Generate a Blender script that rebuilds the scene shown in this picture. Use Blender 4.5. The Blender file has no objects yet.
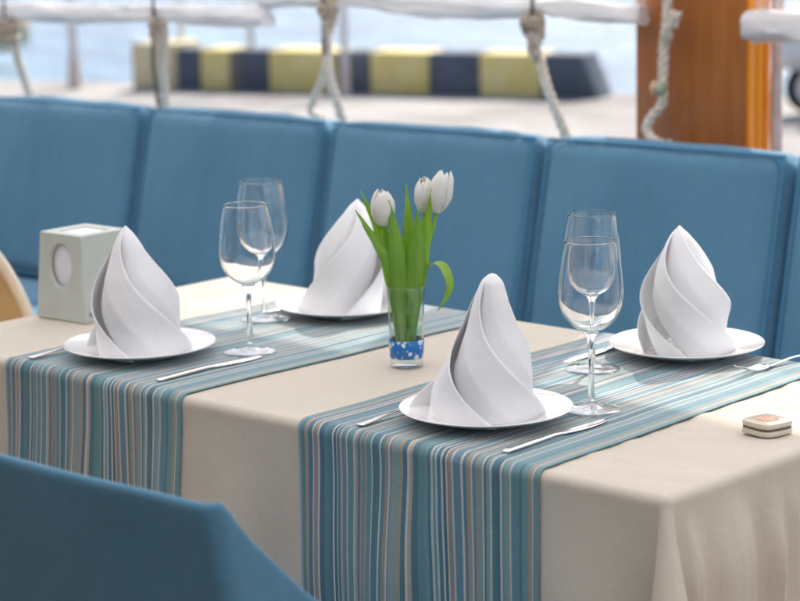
import bpy, bmesh, math, random
from math import sin, cos, pi, radians, sqrt, atan2, hypot, exp
from mathutils import Vector, Matrix, noise
random.seed(7)
scn = bpy.context.scene
C = bpy.data.collections.new('terrace'); scn.collection.children.link(C)

# ------------------------------------------------------------------ materials
def mat(name, col=(.5,.5,.5), rough=.5, **kw):
    m = bpy.data.materials.new(name); m.use_nodes = True
    b = m.node_tree.nodes['Principled BSDF']
    b.inputs['Base Color'].default_value = (*col, 1)
    b.inputs['Roughness'].default_value = rough
    for k, v in kw.items():
        b.inputs[k.replace('_', ' ')].default_value = v
    return m
def nd(m, t, **kw):
    n = m.node_tree.nodes.new(t)
    for k, v in kw.items(): setattr(n, k, v)
    return n
def lk(m, a, b): m.node_tree.links.new(a, b)
def bs(m): return m.node_tree.nodes['Principled BSDF']
def coords(m, scale=(1,1,1), rot=(0,0,0)):
    t = nd(m, 'ShaderNodeTexCoord'); mp = nd(m, 'ShaderNodeMapping')
    mp.inputs['Scale'].default_value = scale; mp.inputs['Rotation'].default_value = rot
    lk(m, t.outputs['Object'], mp.inputs['Vector']); return mp.outputs[0]
def bump_from(m, sock, strength=.2, dist=.001, prev=None):
    b = nd(m, 'ShaderNodeBump'); b.inputs['Strength'].default_value = strength; b.inputs['Distance'].default_value = dist
    lk(m, sock, b.inputs['Height'])
    if prev: lk(m, prev, b.inputs['Normal'])
    lk(m, b.outputs[0], bs(m).inputs['Normal']); return b.outputs[0]
def noise_n(m, scale, vec=None, detail=3, rough=.5):
    n = nd(m, 'ShaderNodeTexNoise'); n.inputs['Scale'].default_value = scale; n.inputs['Detail'].default_value = detail
    n.inputs['Roughness'].default_value = rough
    if vec: lk(m, vec, n.inputs['Vector'])
    return n
def vary(m, sock, c1, c2, lo=.3, hi=.7):
    r = nd(m, 'ShaderNodeValToRGB'); r.color_ramp.elements[0].position = lo; r.color_ramp.elements[1].position = hi
    r.color_ramp.elements[0].color = (*c1, 1); r.color_ramp.elements[1].color = (*c2, 1)
    lk(m, sock, r.inputs[0]); lk(m, r.outputs[0], bs(m).inputs['Base Color']); return r
def weave(m, f=700, strength=.25, prev=None, tint=.10, flat=False):
    """crossed threads: fine bump plus slubs that lighten and darken single yarns"""
    a = noise_n(m, f, coords(m), 2)
    def cs(sc):
        if not flat: return coords(m, sc)
        at = nd(m, 'ShaderNodeAttribute'); at.attribute_name = 'flat'; mp = nd(m, 'ShaderNodeMapping'); mp.inputs['Scale'].default_value = sc
        lk(m, at.outputs['Vector'], mp.inputs['Vector']); return mp.outputs[0]
    h = noise_n(m, 1, cs((38,900,900)), 2); v = noise_n(m, 1, cs((900,38,38)), 2)
    ad = nd(m, 'ShaderNodeMath', operation='ADD'); lk(m, h.outputs[0], ad.inputs[0]); lk(m, v.outputs[0], ad.inputs[1])
    mr = nd(m, 'ShaderNodeMapRange'); mr.inputs['From Min'].default_value=.75; mr.inputs['From Max'].default_value=1.25
    mr.inputs['To Min'].default_value=1-tint; mr.inputs['To Max'].default_value=1+tint; lk(m, ad.outputs[0], mr.inputs['Value'])
    bc = bs(m).inputs['Base Color']
    if bc.is_linked:
        src = bc.links[0].from_socket; mx = nd(m, 'ShaderNodeVectorMath', operation='MULTIPLY')
        lk(m, src, mx.inputs[0]); lk(m, mr.outputs[0], mx.inputs[1]); lk(m, mx.outputs[0], bc)
    ad2 = nd(m, 'ShaderNodeMath', operation='ADD'); lk(m, ad.outputs[0], ad2.inputs[0]); lk(m, a.outputs[0], ad2.inputs[1])
    return bump_from(m, ad2.outputs[0], strength, .0005, prev)

def fabric(name, c1, c2, scale=3, rough=.8, sheen=.2, wr_scale=(1,1,1), wr=.0, wr_n=6, tint=.08, flat=False):
    m = mat(name, c1, rough); b = bs(m)
    b.inputs['Sheen Weight'].default_value = sheen; b.inputs['Sheen Roughness'].default_value = .4
    b.inputs['Specular IOR Level'].default_value = .25
    n = noise_n(m, scale, coords(m), 4); vary(m, n.outputs[0], c1, c2)
    prev = None
    if wr > 0:
        n2 = noise_n(m, wr_n, coords(m, wr_scale), 3, .55); prev = bump_from(m, n2.outputs[0], 1.0, wr)
    weave(m, 700, .3, prev, tint, flat)
    return m

M = {}
M['cloth'] = fabric('cream_tablecloth', (.53,.475,.39), (.58,.525,.435), 5, .75, .2, (1,3,1), .004, 5, .055, True)
M['blue'] = fabric('blue_upholstery', (.085,.205,.31), (.105,.24,.35), 4, .85, .12, (7,7,.9), .012, 3.2)
M['blue_chair'] = fabric('blue_slipcover', (.078,.200,.300), (.090,.225,.335), 4, .85, .12, (2,2,1.2), .010, 3)
M['piping'] = fabric('blue_piping', (.07,.22,.36), (.08,.25,.40), 4, .8, .1)
M['napkin'] = fabric('white_linen', (.81,.81,.815), (.84,.84,.845), 3, .7, .15, (1,1,1), .0015, 28, .012)
M['porcelain'] = mat('white_porcelain', (.83,.83,.82), .12, Coat_Weight=.6, Coat_Roughness=.05)
n_ = noise_n(M['porcelain'], 3, coords(M['porcelain'])); vary(M['porcelain'], n_.outputs[0], (.81,.81,.80), (.85,.85,.84))
M['glass'] = mat('clear_glass', (1,1,1), .0, Transmission_Weight=1.0, IOR=1.47)

def thin_glass(name,tint,boost=1.0,ior=1.5):
    m=mat(name,tint,.02); nt=m.node_tree; tr=nd(m,'ShaderNodeBsdfTransparent'); tr.inputs[0].default_value=(*tint,1); gl=nd(m,'ShaderNodeBsdfGlossy'); gl.inputs['Roughness'].default_value=.01
    lw=nd(m,'ShaderNodeLayerWeight'); lw.inputs['Blend'].default_value=.5; pw=nd(m,'ShaderNodeMath',operation='POWER'); pw.inputs[1].default_value=4.2; lk(m,lw.outputs['Facing'],pw.inputs[0])
    fr=nd(m,'ShaderNodeMath',operation='MULTIPLY_ADD'); fr.inputs[1].default_value=.9; fr.inputs[2].default_value=.035; lk(m,pw.outputs[0],fr.inputs[0]); ml=nd(m,'ShaderNodeMath',operation='MULTIPLY'); ml.inputs[1].default_value=boost; ml.use_clamp=True
    mx=nd(m,'ShaderNodeMixShader'); lk(m,fr.outputs[0],ml.inputs[0]); lk(m,ml.outputs[0],mx.inputs[0]); lk(m,tr.outputs[0],mx.inputs[1]); lk(m,gl.outputs[0],mx.inputs[2]); lk(m,mx.outputs[0],nt.nodes['Material Output'].inputs['Surface']); return m
M['thinfoot']=thin_glass('thin_foot_glass',(.975,.985,.985),1.5)
M['thin']=thin_glass('thin_clear_glass',(.985,.99,.99),1.0)
M['water_in'] = thin_glass('vase_water',(.95,.985,.93),1.0,1.33); M['vglass']=thin_glass('tumbler_glass',(.96,.985,.975),1.6)
M['steel'] = mat('polished_steel', (.75,.74,.72), .16, Metallic=1.0)
n_ = noise_n(M['steel'], 40, coords(M['steel'], (1,.1,1))); bump_from(M['steel'], n_.outputs[0], .03, .0003)

def stripes(name, w):
    m = mat(name, (.3,.5,.5), .72); b = bs(m)
    b.inputs['Sheen Weight'].default_value = .5; b.inputs['Sheen Roughness'].default_value = .35
    t = nd(m, 'ShaderNodeAttribute'); t.attribute_name = 'across'; t.attribute_type = 'GEOMETRY'
    sep = t.outputs['Fac']
    teal = [(.09,.205,.23), (.115,.235,.255), (.145,.27,.28), (.07,.17,.205), (.20,.30,.30)]
    blue = [(.07,.175,.235), (.06,.14,.19), (.12,.23,.285)]
    pale = [(.50,.49,.45), (.42,.47,.46), (.53,.51,.46)]
    tan = [(.31,.27,.22), (.37,.33,.28), (.27,.24,.21)]
    ramps = []
    rnd = random.Random(11)
    for k in range(3):
        r = nd(m, 'ShaderNodeValToRGB'); cr = r.color_ramp; cr.interpolation = 'CONSTANT'
        pos = []; x = 0
        kinds = []
        prev = 'pale'
        while len(pos) < 26:
            if prev in ('pale',): kd = rnd.choice(['teal','blue','teal','blue','tan'])
            elif prev == 'tan': kd = rnd.choice(['pale','teal','blue'])
            else: kd = rnd.choice(['pale','teal','blue','tan','pale'])
            wd = {'teal': rnd.uniform(.5,1.5), 'blue': rnd.uniform(.4,1.0), 'pale': rnd.uniform(.25,.6), 'tan': rnd.uniform(.45,1.1)}[kd]
            pos.append((x, rnd.choice({'teal': teal, 'blue': blue, 'pale': pale, 'tan': tan}[kd]))); x += wd; prev = kd
        tot = x
        for i, (p, c) in enumerate(pos):
            if i < 2: e = cr.elements[i]; e.position = p/tot
            else: e = cr.elements.new(p/tot)
            e.color = (*c, 1)
        ramps.append(r)
    # position along the width, 0..2 -> two ramps
    mul = nd(m, 'ShaderNodeMath', operation='MULTIPLY'); mul.inputs[1].default_value = 3.0; lk(m, sep, mul.inputs[0])
    fr = nd(m, 'ShaderNodeMath', operation='FRACT'); lk(m, mul.outputs[0], fr.inputs[0])
    gt = nd(m, 'ShaderNodeMath', operation='GREATER_THAN'); gt.inputs[1].default_value = 1.0; lk(m, mul.outputs[0], gt.inputs[0])
    for r in ramps: lk(m, fr.outputs[0], r.inputs[0])
    mx = nd(m, 'ShaderNodeMix', data_type='RGBA'); lk(m, gt.outputs[0], mx.inputs['Factor'])
    lk(m, ramps[0].outputs[0], mx.inputs['A']); lk(m, ramps[1].outputs[0], mx.inputs['B'])
    gt2 = nd(m, 'ShaderNodeMath', operation='GREATER_THAN'); gt2.inputs[1].default_value = 2.0; lk(m, mul.outputs[0], gt2.inputs[0])
    mx2 = nd(m, 'ShaderNodeMix', data_type='RGBA'); lk(m, gt2.outputs[0], mx2.inputs['Factor']); lk(m, mx.outputs['Result'], mx2.inputs['A']); lk(m, ramps[2].outputs[0], mx2.inputs['B'])
    lk(m, mx2.outputs['Result'], b.inputs['Base Color'])
    weave(m, 700, .3, None, .10, True)
    return m
M['runner'] = stripes('striped_runner_cloth', .4)

# ------------------------------------------------------------------ object helpers
def new_obj(name, verts, faces, m, parent=None, smooth=True, solid=0, sub=0, sharp=None):
    me = bpy.data.meshes.new(name); me.from_pydata([tuple(v) for v in verts], [], faces); me.update()
    if m: me.materials.append(m)
    if smooth:
        me.polygons.foreach_set('use_smooth', [True]*len(me.polygons))
    o = bpy.data.objects.new(name, me); C.objects.link(o)
    if sharp is not None:
        me.set_sharp_from_angle(angle=radians(sharp))
    if solid:
        md = o.modifiers.new('thick', 'SOLIDIFY'); md.thickness = solid; md.offset = 0
    if sub:
        md = o.modifiers.new('sub', 'SUBSURF'); md.levels = sub; md.render_levels = sub
    if parent: o.parent = parent
    return o
def bm_obj(name, bm, m, parent=None, smooth=True, sharp=35):
    me = bpy.data.meshes.new(name); bmesh.ops.recalc_face_normals(bm, faces=bm.faces[:]); bm.to_mesh(me); bm.free()
    if m: me.materials.append(m)
    if smooth:
        me.polygons.foreach_set('use_smooth', [True]*len(me.polygons)); me.set_sharp_from_angle(angle=radians(sharp))
    o = bpy.data.objects.new(name, me); C.objects.link(o)
    if parent: o.parent = parent
    return o
def tag(o, label=None, cat=None, group=None, kind=None):
    if label: o['label'] = label
    if cat: o['category'] = cat
    if group: o['group'] = group
    if kind: o['kind'] = kind
    return o
def thing(name, label, cat, loc=(0,0,0), rz=0, group=None):
    o = bpy.data.objects.new(name, None); C.objects.link(o); o.empty_display_size = .05
    o.location = loc; o.rotation_euler = (0,0,rz)
    return tag(o, label, cat, group)
def dup(root, loc, rz, label=None, scale=None):
    r = root.copy(); C.objects.link(r); r.location = loc; r.rotation_euler = (0,0,rz)
    if scale: r.scale = scale
    if label: r['label'] = label
    for ch in list(root.children):
        c = ch.copy(); C.objects.link(c); c.parent = r
        for g in list(ch.children):
            d = g.copy(); C.objects.link(d); d.parent = c
    return r
def smooth01(t): t=max(0,min(1,t)); return t*t*(3-2*t)
def add_box(bm, x0,x1,y0,y1,z0,z1, bev=0, seg=2):
    b2 = bmesh.new(); bmesh.ops.create_cube(b2, size=1)
    for v in b2.verts:
        v.co = Vector((x0+(v.co.x+.5)*(x1-x0), y0+(v.co.y+.5)*(y1-y0), z0+(v.co.z+.5)*(z1-z0)))
    if bev: bmesh.ops.bevel(b2, geom=b2.edges[:], offset=bev, segments=seg, affect='EDGES', profile=.5)
    me = bpy.data.meshes.new('t'); b2.to_mesh(me); b2.free(); bm.from_mesh(me); bpy.data.meshes.remove(me)
def box(name, dims, m, parent=None, bev=.004, seg=2):
    bm = bmesh.new(); add_box(bm, *dims, bev, seg); return bm_obj(name, bm, m, parent)
def lathe(prof, n=64, close=True):
    """prof: list of (r,z); returns verts, faces"""
    V=[]; F=[]; idx=[]
    for r,z in prof:
        if r < 1e-6: idx.append([len(V)]); V.append((0,0,z))
        else:
            idx.append(list(range(len(V), len(V)+n)))
            for k in range(n): a=2*pi*k/n; V.append((r*cos(a), r*sin(a), z))
    for i in range(len(prof)-1):
        a,b=idx[i],idx[i+1]
        for k in range(n):
            k2=(k+1)%n
            if len(a)==1 and len(b)==1: continue
            if len(a)==1: F.append((a[0], b[k2], b[k]))
            elif len(b)==1: F.append((a[k], a[k2], b[0]))
            else: F.append((a[k], a[k2], b[k2], b[k]))
    return V,F
def lathe_obj(name, prof, m, parent=None, n=64, sharp=50):
    V,F = lathe(prof,n); bm=bmesh.new(); vs=[bm.verts.new(v) for v in V]
    for f in F: bm.faces.new([vs[i] for i in f])
    return bm_obj(name, bm, m, parent, sharp=sharp)
def catmull(pts, per=10):
    P=[Vector(p) for p in pts]; P=[P[0]*2-P[1]]+P+[P[-1]*2-P[-2]]; out=[]
    for i in range(1,len(P)-2):
        for k in range(per):
            t=k/per; a,b,c,d=P[i-1],P[i],P[i+1],P[i+2]
            out.append(.5*((2*b)+(c-a)*t+(2*a-5*b+4*c-d)*t*t+(3*b-a-3*c+d)*t**3))
    out.append(P[-2]); return out
def tube(pts, rad, n=12, per=10, twist=None, cap=True, wob=0):
    """rad: number or function(t). twist: (strands, turns per metre, depth)"""
    c = catmull(pts, per); V=[]; F=[]; L=0; N=len(c)
    up=Vector((0.13,1,0.07)).normalized(); nrm=None
    for i,p in enumerate(c):
        t = (c[min(i+1,N-1)]-c[max(i-1,0)]).normalized()
        if nrm is None: nrm = (up - t*up.dot(t)).normalized()
        else: nrm = (nrm - t*nrm.dot(t)).normalized()
        bi = t.cross(nrm)
        if i: L += (p-c[i-1]).length
        r0 = rad(i/(N-1)) if callable(rad) else rad
        for k in range(n):
            a=2*pi*k/n; r=r0
            if twist: r *= 1+twist[2]*abs(cos(twist[0]*.5*(a-2*pi*L*twist[1])))-twist[2]*.5
            if wob: r *= 1+wob*noise.noise(Vector((p.x*60+cos(a),p.y*60+sin(a),p.z*60)))
            V.append(p+(nrm*cos(a)+bi*sin(a))*r)
    for i in range(N-1):
        for k in range(n):
            k2=(k+1)%n; F.append((i*n+k, i*n+k2, (i+1)*n+k2, (i+1)*n+k))
    if cap: F.append(tuple(range(n-1,-1,-1))); F.append(tuple(range((N-1)*n, N*n)))
    return V,F
def merge(*parts):
    V=[];F=[]
    for v,f in parts:
        o=len(V); V+=list(v); F+=[tuple(i+o for i in q) for q in f]
    return V,F
def soft_box(w,d,h,r=.03,bulge=.01,n=22,wr=0,seed=0):
    """rounded, slightly bulging cushion centred on x,y with its bottom at z=0"""
    def rm(t): # denser towards the ends
        return sin(t*pi/2)*.55+t*.45 if True else t
    V={}; verts=[]; F=[]
    H=(w/2,d/2,h/2)
    cnt=[max(8,n) for _ in range(3)]; cnt[1]=10
    def vid(i,j,k):
        key=(i,j,k)
        if key not in V:
            u=[rm(-1+2*i/cnt[0]), rm(-1+2*j/cnt[1]), rm(-1+2*k/cnt[2])]
            p=Vector((u[0]*H[0],u[1]*H[1],u[2]*H[2]))
            q=Vector([max(-(H[a]-r),min(H[a]-r,p[a])) for a in range(3)])
            dv=p-q
            if dv.length>1e-9: p=q+dv.normalized()*r
            bx=(1-u[0]**2); by=(1-u[1]**2); bz=(1-u[2]**2)
            p.y += (1 if u[1]>0 else -1)*bulge*(max(0,bx*bz))**.5*abs(u[1])**2
            p.z += (1 if u[2]>0 else -1)*bulge*.7*(max(0,bx*by))**.5*abs(u[2])**2
            p.x += (1 if u[0]>0 else -1)*bulge*.5*(max(0,bz*by))**.5*abs(u[0])**2
            if wr:
                nn=.6*noise.noise(Vector((p.x*9+seed*7,p.y*6,p.z*2.2+seed)))+.55*noise.noise(Vector((p.x*30+seed*5,p.y*9,p.z*2.6)))*(.25+.75*smooth01((p.z/H[2]+.4)/1.4))
                p.y += wr*nn; p.z += wr*.6*noise.noise(Vector((p.x*7+seed*3,p.y*12,seed)))
            p.z+=h/2; V[key]=len(verts); verts.append(p)
        return V[key]
    A,B,D=cnt
    for i in range(A):
        for j in range(B):
            F.append((vid(i,j,0),vid(i,j+1,0),vid(i+1,j+1,0),vid(i+1,j,0))); F.append((vid(i,j,D),vid(i+1,j,D),vid(i+1,j+1,D),vid(i,j+1,D)))
    for i in range(A):
        for k in range(D):
            F.append((vid(i,0,k),vid(i+1,0,k),vid(i+1,0,k+1),vid(i,0,k+1))); F.append((vid(i,B,k),vid(i,B,k+1),vid(i+1,B,k+1),vid(i+1,B,k)))
    for j in range(B):
        for k in range(D):
            F.append((vid(0,j,k),vid(0,j,k+1),vid(0,j+1,k+1),vid(0,j+1,k))); F.append((vid(A,j,k),vid(A,j+1,k),vid(A,j+1,k+1),vid(A,j,k+1)))
    return verts,F

# ------------------------------------------------------------------ camera
cam_d = bpy.data.cameras.new('camera'); cam = bpy.data.objects.new('camera', cam_d); C.objects.link(cam); scn.camera = cam
fwd = Vector((-.6686,.7194,-.1882)).normalized(); rt = Vector((.7351,.6777,-.0206)); rt=(rt-fwd*rt.dot(fwd)).normalized(); upv = rt.cross(fwd)
cam.matrix_world = Matrix(((rt.x,upv.x,-fwd.x,2.3285),(rt.y,upv.y,-fwd.y,-2.3111),(rt.z,upv.z,-fwd.z,1.47),(0,0,0,1)))
cam_d.sensor_width = 36; cam_d.lens = 36*2275/800; cam_d.clip_end = 2000; cam_d.clip_start=.05
cam_d.dof.use_dof = True; cam_d.dof.focus_distance = 3.02; cam_d.dof.aperture_fstop = 5.0; cam_d.dof.aperture_blades = 9

# ------------------------------------------------------------------ world and sun
SUN_EL=radians(44); SD=Vector((-.38,.926,0)).normalized()
w = bpy.data.worlds.new('World'); scn.world = w; w.use_nodes = True
nt = w.node_tree; sky = nt.nodes.new('ShaderNodeTexSky'); sky.sky_type='NISHITA'; sky.sun_disc=False
sky.sun_elevation=SUN_EL; sky.sun_rotation=atan2(SD.x,SD.y); sky.air_density=.8; sky.dust_density=3.0; sky.ozone_density=1
bg = nt.nodes['Background']; bg.inputs['Strength'].default_value=.11; nt.links.new(sky.outputs[0], bg.inputs[0])
sl = bpy.data.lights.new('sun','SUN'); sl.energy=2.4; sl.angle=radians(.6); sl.color=(1,.955,.88)
so = bpy.data.objects.new('sun', sl); C.objects.link(so)
sdir = Vector((SD.x*cos(SUN_EL), SD.y*cos(SUN_EL), sin(SUN_EL)))
so.rotation_euler = sdir.to_track_quat('Z','Y').to_euler(); so.location=(0,3,5)

# ------------------------------------------------------------------ setting
def plane_obj(name, x0,x1,y0,y1,z,m,kind='structure',nx=1,ny=1):
    V=[];F=[]
    for j in range(ny+1):
        for i in range(nx+1): V.append((x0+(x1-x0)*i/nx, y0+(y1-y0)*j/ny, z))
    for j in range(ny):
        for i in range(nx): a=j*(nx+1)+i; F.append((a,a+1,a+nx+2,a+nx+1))
    o=new_obj(name,V,F,m); tag(o,kind=kind); return o
# sea
ms = mat('sea_water', (.10,.30,.42), .12, IOR=1.33)
v_=coords(ms,(1,2.2,1),(0,0,.5)); a_=noise_n(ms,1.1,v_,6,.62); p_=bump_from(ms,a_.outputs[0],1.0,.35)
b_=noise_n(ms,.55,v_,5,.6); vary(ms,b_.outputs[0],(.02,.19,.44),(.15,.43,.66),.38,.62)
plane_obj('sea', -600,600,-300,900,-.9,ms)
# pier deck: edge runs along the painted parapet
mc = mat('pier_concrete', (.44,.41,.38), .85)
a_=noise_n(mc,.9,coords(mc),6,.65); vary(mc,a_.outputs[0],(.21,.195,.178),(.37,.35,.325),.40,.60); b_=noise_n(mc,14,coords(mc),5); bump_from(mc,b_.outputs[0],.4,.01)
e0=Vector((-9.584,7.9,0)); e1=Vector((-6.389,8.99,0)); ed=(e1-e0).normalized(); en=Vector((-ed.y,ed.x,0))
def pier_slab():
    a=e0-ed*19.0+en*.35; b=e0+ed*60+en*.35
    pts=[Vector((a.x-.1,1.951,0)),Vector((50,1.951,0)),b,a]
    V=[(p.x,p.y,0) for p in pts]+[(p.x,p.y,-1.6) for p in pts]
    return V,[(0,1,2,3),(7,6,5,4),(0,4,5,1),(1,5,6,2),(2,6,7,3),(3,7,4,0)]
V,F=pier_slab(); tag(new_obj('pier',V,F,mc,smooth=False),kind='structure')
# terrace floor (boards)
mf = mat('decking_boards', (.25,.17,.11), .6)
tc=coords(mf); bt=nd(mf,'ShaderNodeTexBrick'); bt.inputs['Scale'].default_value=1; bt.inputs['Brick Width'].default_value=2.4; bt.inputs['Row Height'].default_value=.14
bt.inputs['Mortar Size'].default_value=.006; bt.inputs['Color1'].default_value=(.27,.18,.115,1); bt.inputs['Color2'].default_value=(.20,.135,.085,1); bt.inputs['Mortar'].default_value=(.03,.02,.015,1)
lk(mf,tc,bt.inputs['Vector']); lk(mf,bt.outputs['Color'],bs(mf).inputs['Base Color'])
V=[(-8,-6,.0),(8,-6,.0),(8,1.95,.0),(-8,1.95,.0),(-8,-6,-1.6),(8,-6,-1.6),(8,1.95,-1.6),(-8,1.95,-1.6)]
tag(new_obj('terrace_floor',V,[(0,1,2,3),(7,6,5,4),(0,4,5,1),(2,6,7,3),(1,5,6,2),(3,7,4,0)],mf,smooth=False),kind='structure')

# painted parapet on the pier edge
def paint(name,c1,c2):
    m=mat(name,c1,.8); a=noise_n(m,5,coords(m),6,.65); vary(m,a.outputs[0],c1,c2,.35,.65); b=noise_n(m,40,coords(m)); bump_from(m,b.outputs[0],.4,.006); return m
M['yel']=paint('faded_yellow_paint',(.82,.64,.20),(.88,.74,.34)); M['dk']=paint('faded_navy_paint',(.075,.095,.125),(.13,.15,.18)); M['cream']=paint('pale_yellow_paint',(.74,.60,.34),(.78,.66,.42)); M['brn']=paint('worn_brown_paint',(.20,.17,.14),(.28,.24,.18))
par=thing('parapet','low concrete parapet painted in faded yellow and navy bands along the pier edge','parapet',tuple(e0))
ang=atan2(ed.y,ed.x)
par.rotation_euler=(0,0,ang)
# band ends measured along the parapet (metres from its first corner)
def along(px):  # band ends along the line (fractions taken from a linear table)
    return px
bands=[(.33,.50,'dk'),(.50,.725,'yel'),(.725,.80,'brn'),(.80,1.02,'dk'),(1.02,1.52,'yel'),(1.52,1.76,'dk'),(1.76,2.18,'yel'),(2.18,2.53,'dk'),(2.53,2.95,'yel'),(2.95,3.33,'dk')]
for i,(a,b,k) in enumerate(bands):
    bm=bmesh.new(); add_box(bm,a+.002,b-.002,0,.30,0,.275,.012)
    if i==len(bands)-1:
        for v in bm.verts:
            if v.co.x>b-.05 and v.co.z>.2: v.co.x-=.10
    o=bm_obj('yellow_band' if k=='yel' else ('navy_band' if k=='dk' else 'brown_band'),bm,M[k],par)
cb=thing('concrete_block','pale yellow painted concrete block at the left end of the banded parapet','block',tuple(e0),ang)
bm=bmesh.new(); add_box(bm,.0,.325,-.03,.34,0,.315,.015); bm_obj('block_body',bm,M['cream'],cb)
bm=bmesh.new(); add_box(bm,-.006,-.001,-.028,.338,.002,.313,0); bm_obj('painted_end',bm,paint('mustard_paint',(.55,.38,.05),(.6,.45,.1)),cb)

# white posts on the pier
M['whitep']=mat('white_painted_metal',(.75,.72,.68),.5); n_=noise_n(M['whitep'],8,coords(M['whitep'])); vary(M['whitep'],n_.outputs[0],(.70,.66,.62),(.80,.78,.75))
M['rusty']=mat('pinkish_base',(.62,.47,.36),.7); n_=noise_n(M['rusty'],12,coords(M['rusty'])); vary(M['rusty'],n_.outputs[0],(.66,.54,.45),(.74,.64,.56))
def post(loc,label,r=.026):
    t=thing('railing_post',label,'post',loc,0,'slim white posts on the pier')
    lathe_obj('post_shaft',[(0,.22),(r,.22),(r*.92,1.4),(r*1.3,1.41),(r*1.3,1.45),(0,1.47)],M['whitep'],t,16)
    lathe_obj('post_base',[(0,0),(r*1.5,0),(r*1.45,.03),(r*1.2,.16),(r*1.05,.22),(0,.22)],M['rusty'],t,16)
    return t
post((-10.0,7.70,0),'slim white post at the far left of the pier with a peach base',.034)
post((-9.50,8.25,0),'slim white post rising behind the pale yellow block')
post((-8.98,8.42,0),'slim white post behind the first yellow band of the parapet')
post((-7.98,8.30,0),'slim white post in front of the middle of the painted parapet')

# moored boat, far left
def boat(loc,rz):
    t=thing('rowing_boat','small tan wooden boat on the water at the far left','boat',loc,rz)
    mt=mat('tan_boat_wood',(.42,.29,.14),.9); n=noise_n(mt,3,coords(mt,(1,6,6)),4); vary(mt,n.outputs[0],(.72,.46,.24),(.80,.56,.32))
    V=[];F=[]; N=24; K=9
    for i in range(N+1):
        u=i/N; x=u*4.2; wdt=.75*(sin(pi*min(1,(1-u)*.62+.02)))**.6 if u<1 else .01
        zt=.42+.18*u*u; zb=-.15+.35*u**4
        for k in range(K+1):
            a=-pi/2+pi*k/K; V.append((x, wdt*sin(a), zt-(zt-zb)*cos(a)**.7))
    for i in range(N):
        for k in range(K): a=i*(K+1)+k; F.append((a,a+1,a+K+2,a+K+1))
    F.append(tuple(range(K+1)))
    new_obj('hull',V,F,mt,t,solid=.03)
    for x in (1.0,2.1): box('thwart',(x,x+.25,-.6,.6,.25,.29),mt,t)
    g=[(i/12*4.2,.76*(sin(pi*min(1,(1-i/12)*.62+.02)))**.6,.43+.18*(i/12)**2) for i in range(13)]
    Vt,Ft=merge(tube(g,.025,8,3),tube([(x,-y,z) for x,y,z in g],.025,8,3)); new_obj('gunwale',Vt,Ft,mat('pale_gunwale',(.7,.55,.35),.5),t)
boat((-23.40,12.54,-.80),atan2(.678,.735))

# white scooter beyond the pillar, right
def scooter(loc,rz):
    t=thing('parked_scooter','blurred white fronted scooter with blue body parked right of the wooden pillar','scooter',loc,rz)
    wm=mat('scooter_white',(.8,.8,.8),.3); bmn=mat('scooter_blue',(.06,.16,.36),.35); dk=mat('scooter_rubber',(.03,.03,.035),.7); rd=mat('scooter_red_seat',(.30,.07,.07),.5)
    def wheel(x):
        Vt,Ft=tube([(x+.12*cos(a),0,.15+.12*sin(a)) for a in [2*pi*i/16 for i in range(17)]],.032,10,3,cap=False)
        w_=new_obj('wheel',Vt,Ft,dk,t)
        bm=bmesh.new(); bmesh.ops.create_cone(bm,cap_ends=True,segments=20,radius1=.085,radius2=.085,depth=.05,matrix=Matrix.Translation((x,0,.15))@Matrix.Rotation(pi/2,4,'X')); bm_obj('rim',bm,wm,w_)
    wheel(0); wheel(1.2)
    V,F=soft_box(.5,.30,.22,.09,.02,12); new_obj('front_mudguard',[(v.x*1.0,v.y,v.z+.27) for v in V],F,wm,t)
    V,F=soft_box(.12,.36,.45,.05,.02,12); new_obj('leg_shield',[(v.x+.28+(v.z*-.25),v.y,v.z+.5) for v in V],F,wm,t)
    V,F=soft_box(.75,.30,.42,.12,.02,12); new_obj('body',[(v.x+1.0,v.y,v.z+.30) for v in V],F,bmn,t)
    V,F=soft_box(.4,.3,.10,.04,.01,12); new_obj('footboard',[(v.x+.5,v.y,v.z+.25) for v in V],F,bmn,t)
    V,F=soft_box(.7,.26,.12,.05,.02,12); new_obj('seat',[(v.x+1.0,v.y,v.z+.72) for v in V],F,rd,t)
    Vt,Ft=merge(tube([(0,0,.15),(.08,0,.5),(.2,0,1.0)],.025,8,4),tube([(.2,-.32,1.0),(.2,0,1.02),(.2,.32,1.0)],.02,8,4)); new_obj('handlebar',Vt,Ft,dk,t)
scooter((-4.87,8.97,0),atan2(.678,.735))

# ------------------------------------------------------------------ roof, pillars, blinds
mw=mat('brown_varnished_wood',(.20,.085,.035),.35); v_=coords(mw,(9,9,.7)); a_=noise_n(mw,3,v_,6,.6); vary(mw,a_.outputs[0],(.32,.105,.026),(.44,.160,.040)); bump_from(mw,a_.outputs[0],.15,.001)
mo=mat('painted_lit_wood',(.85,.30,.01),.3,Coat_Weight=.3); v_=coords(mo,(14,14,.6)); a_=noise_n(mo,3,v_,6,.6); vary(mo,a_.outputs[0],(.95,.27,.001),(.96,.36,.004))  # saturated orange stands in for the light on the pillar's right side
mr=mat('roof_boards',(.30,.22,.15),.7); n_=noise_n(mr,4,coords(mr,(1,8,1)),4); vary(mr,n_.outputs[0],(.26,.19,.13),(.36,.27,.19))
mp=mat('pinkish_plaster',(.58,.44,.38),.8); a_=noise_n(mp,30,coords(mp),5); vary(mp,a_.outputs[0],(.50,.36,.30),(.66,.52,.46)); bump_from(mp,a_.outputs[0],.6,.004)
mcv=mat('fill_light_canvas',(.80,.78,.74),.9); n_=noise_n(mcv,3,coords(mcv),4); vary(mcv,n_.outputs[0],(.77,.75,.71),(.84,.82,.78))  # translucent canvas, out of view, added to fill the shade with light
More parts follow.
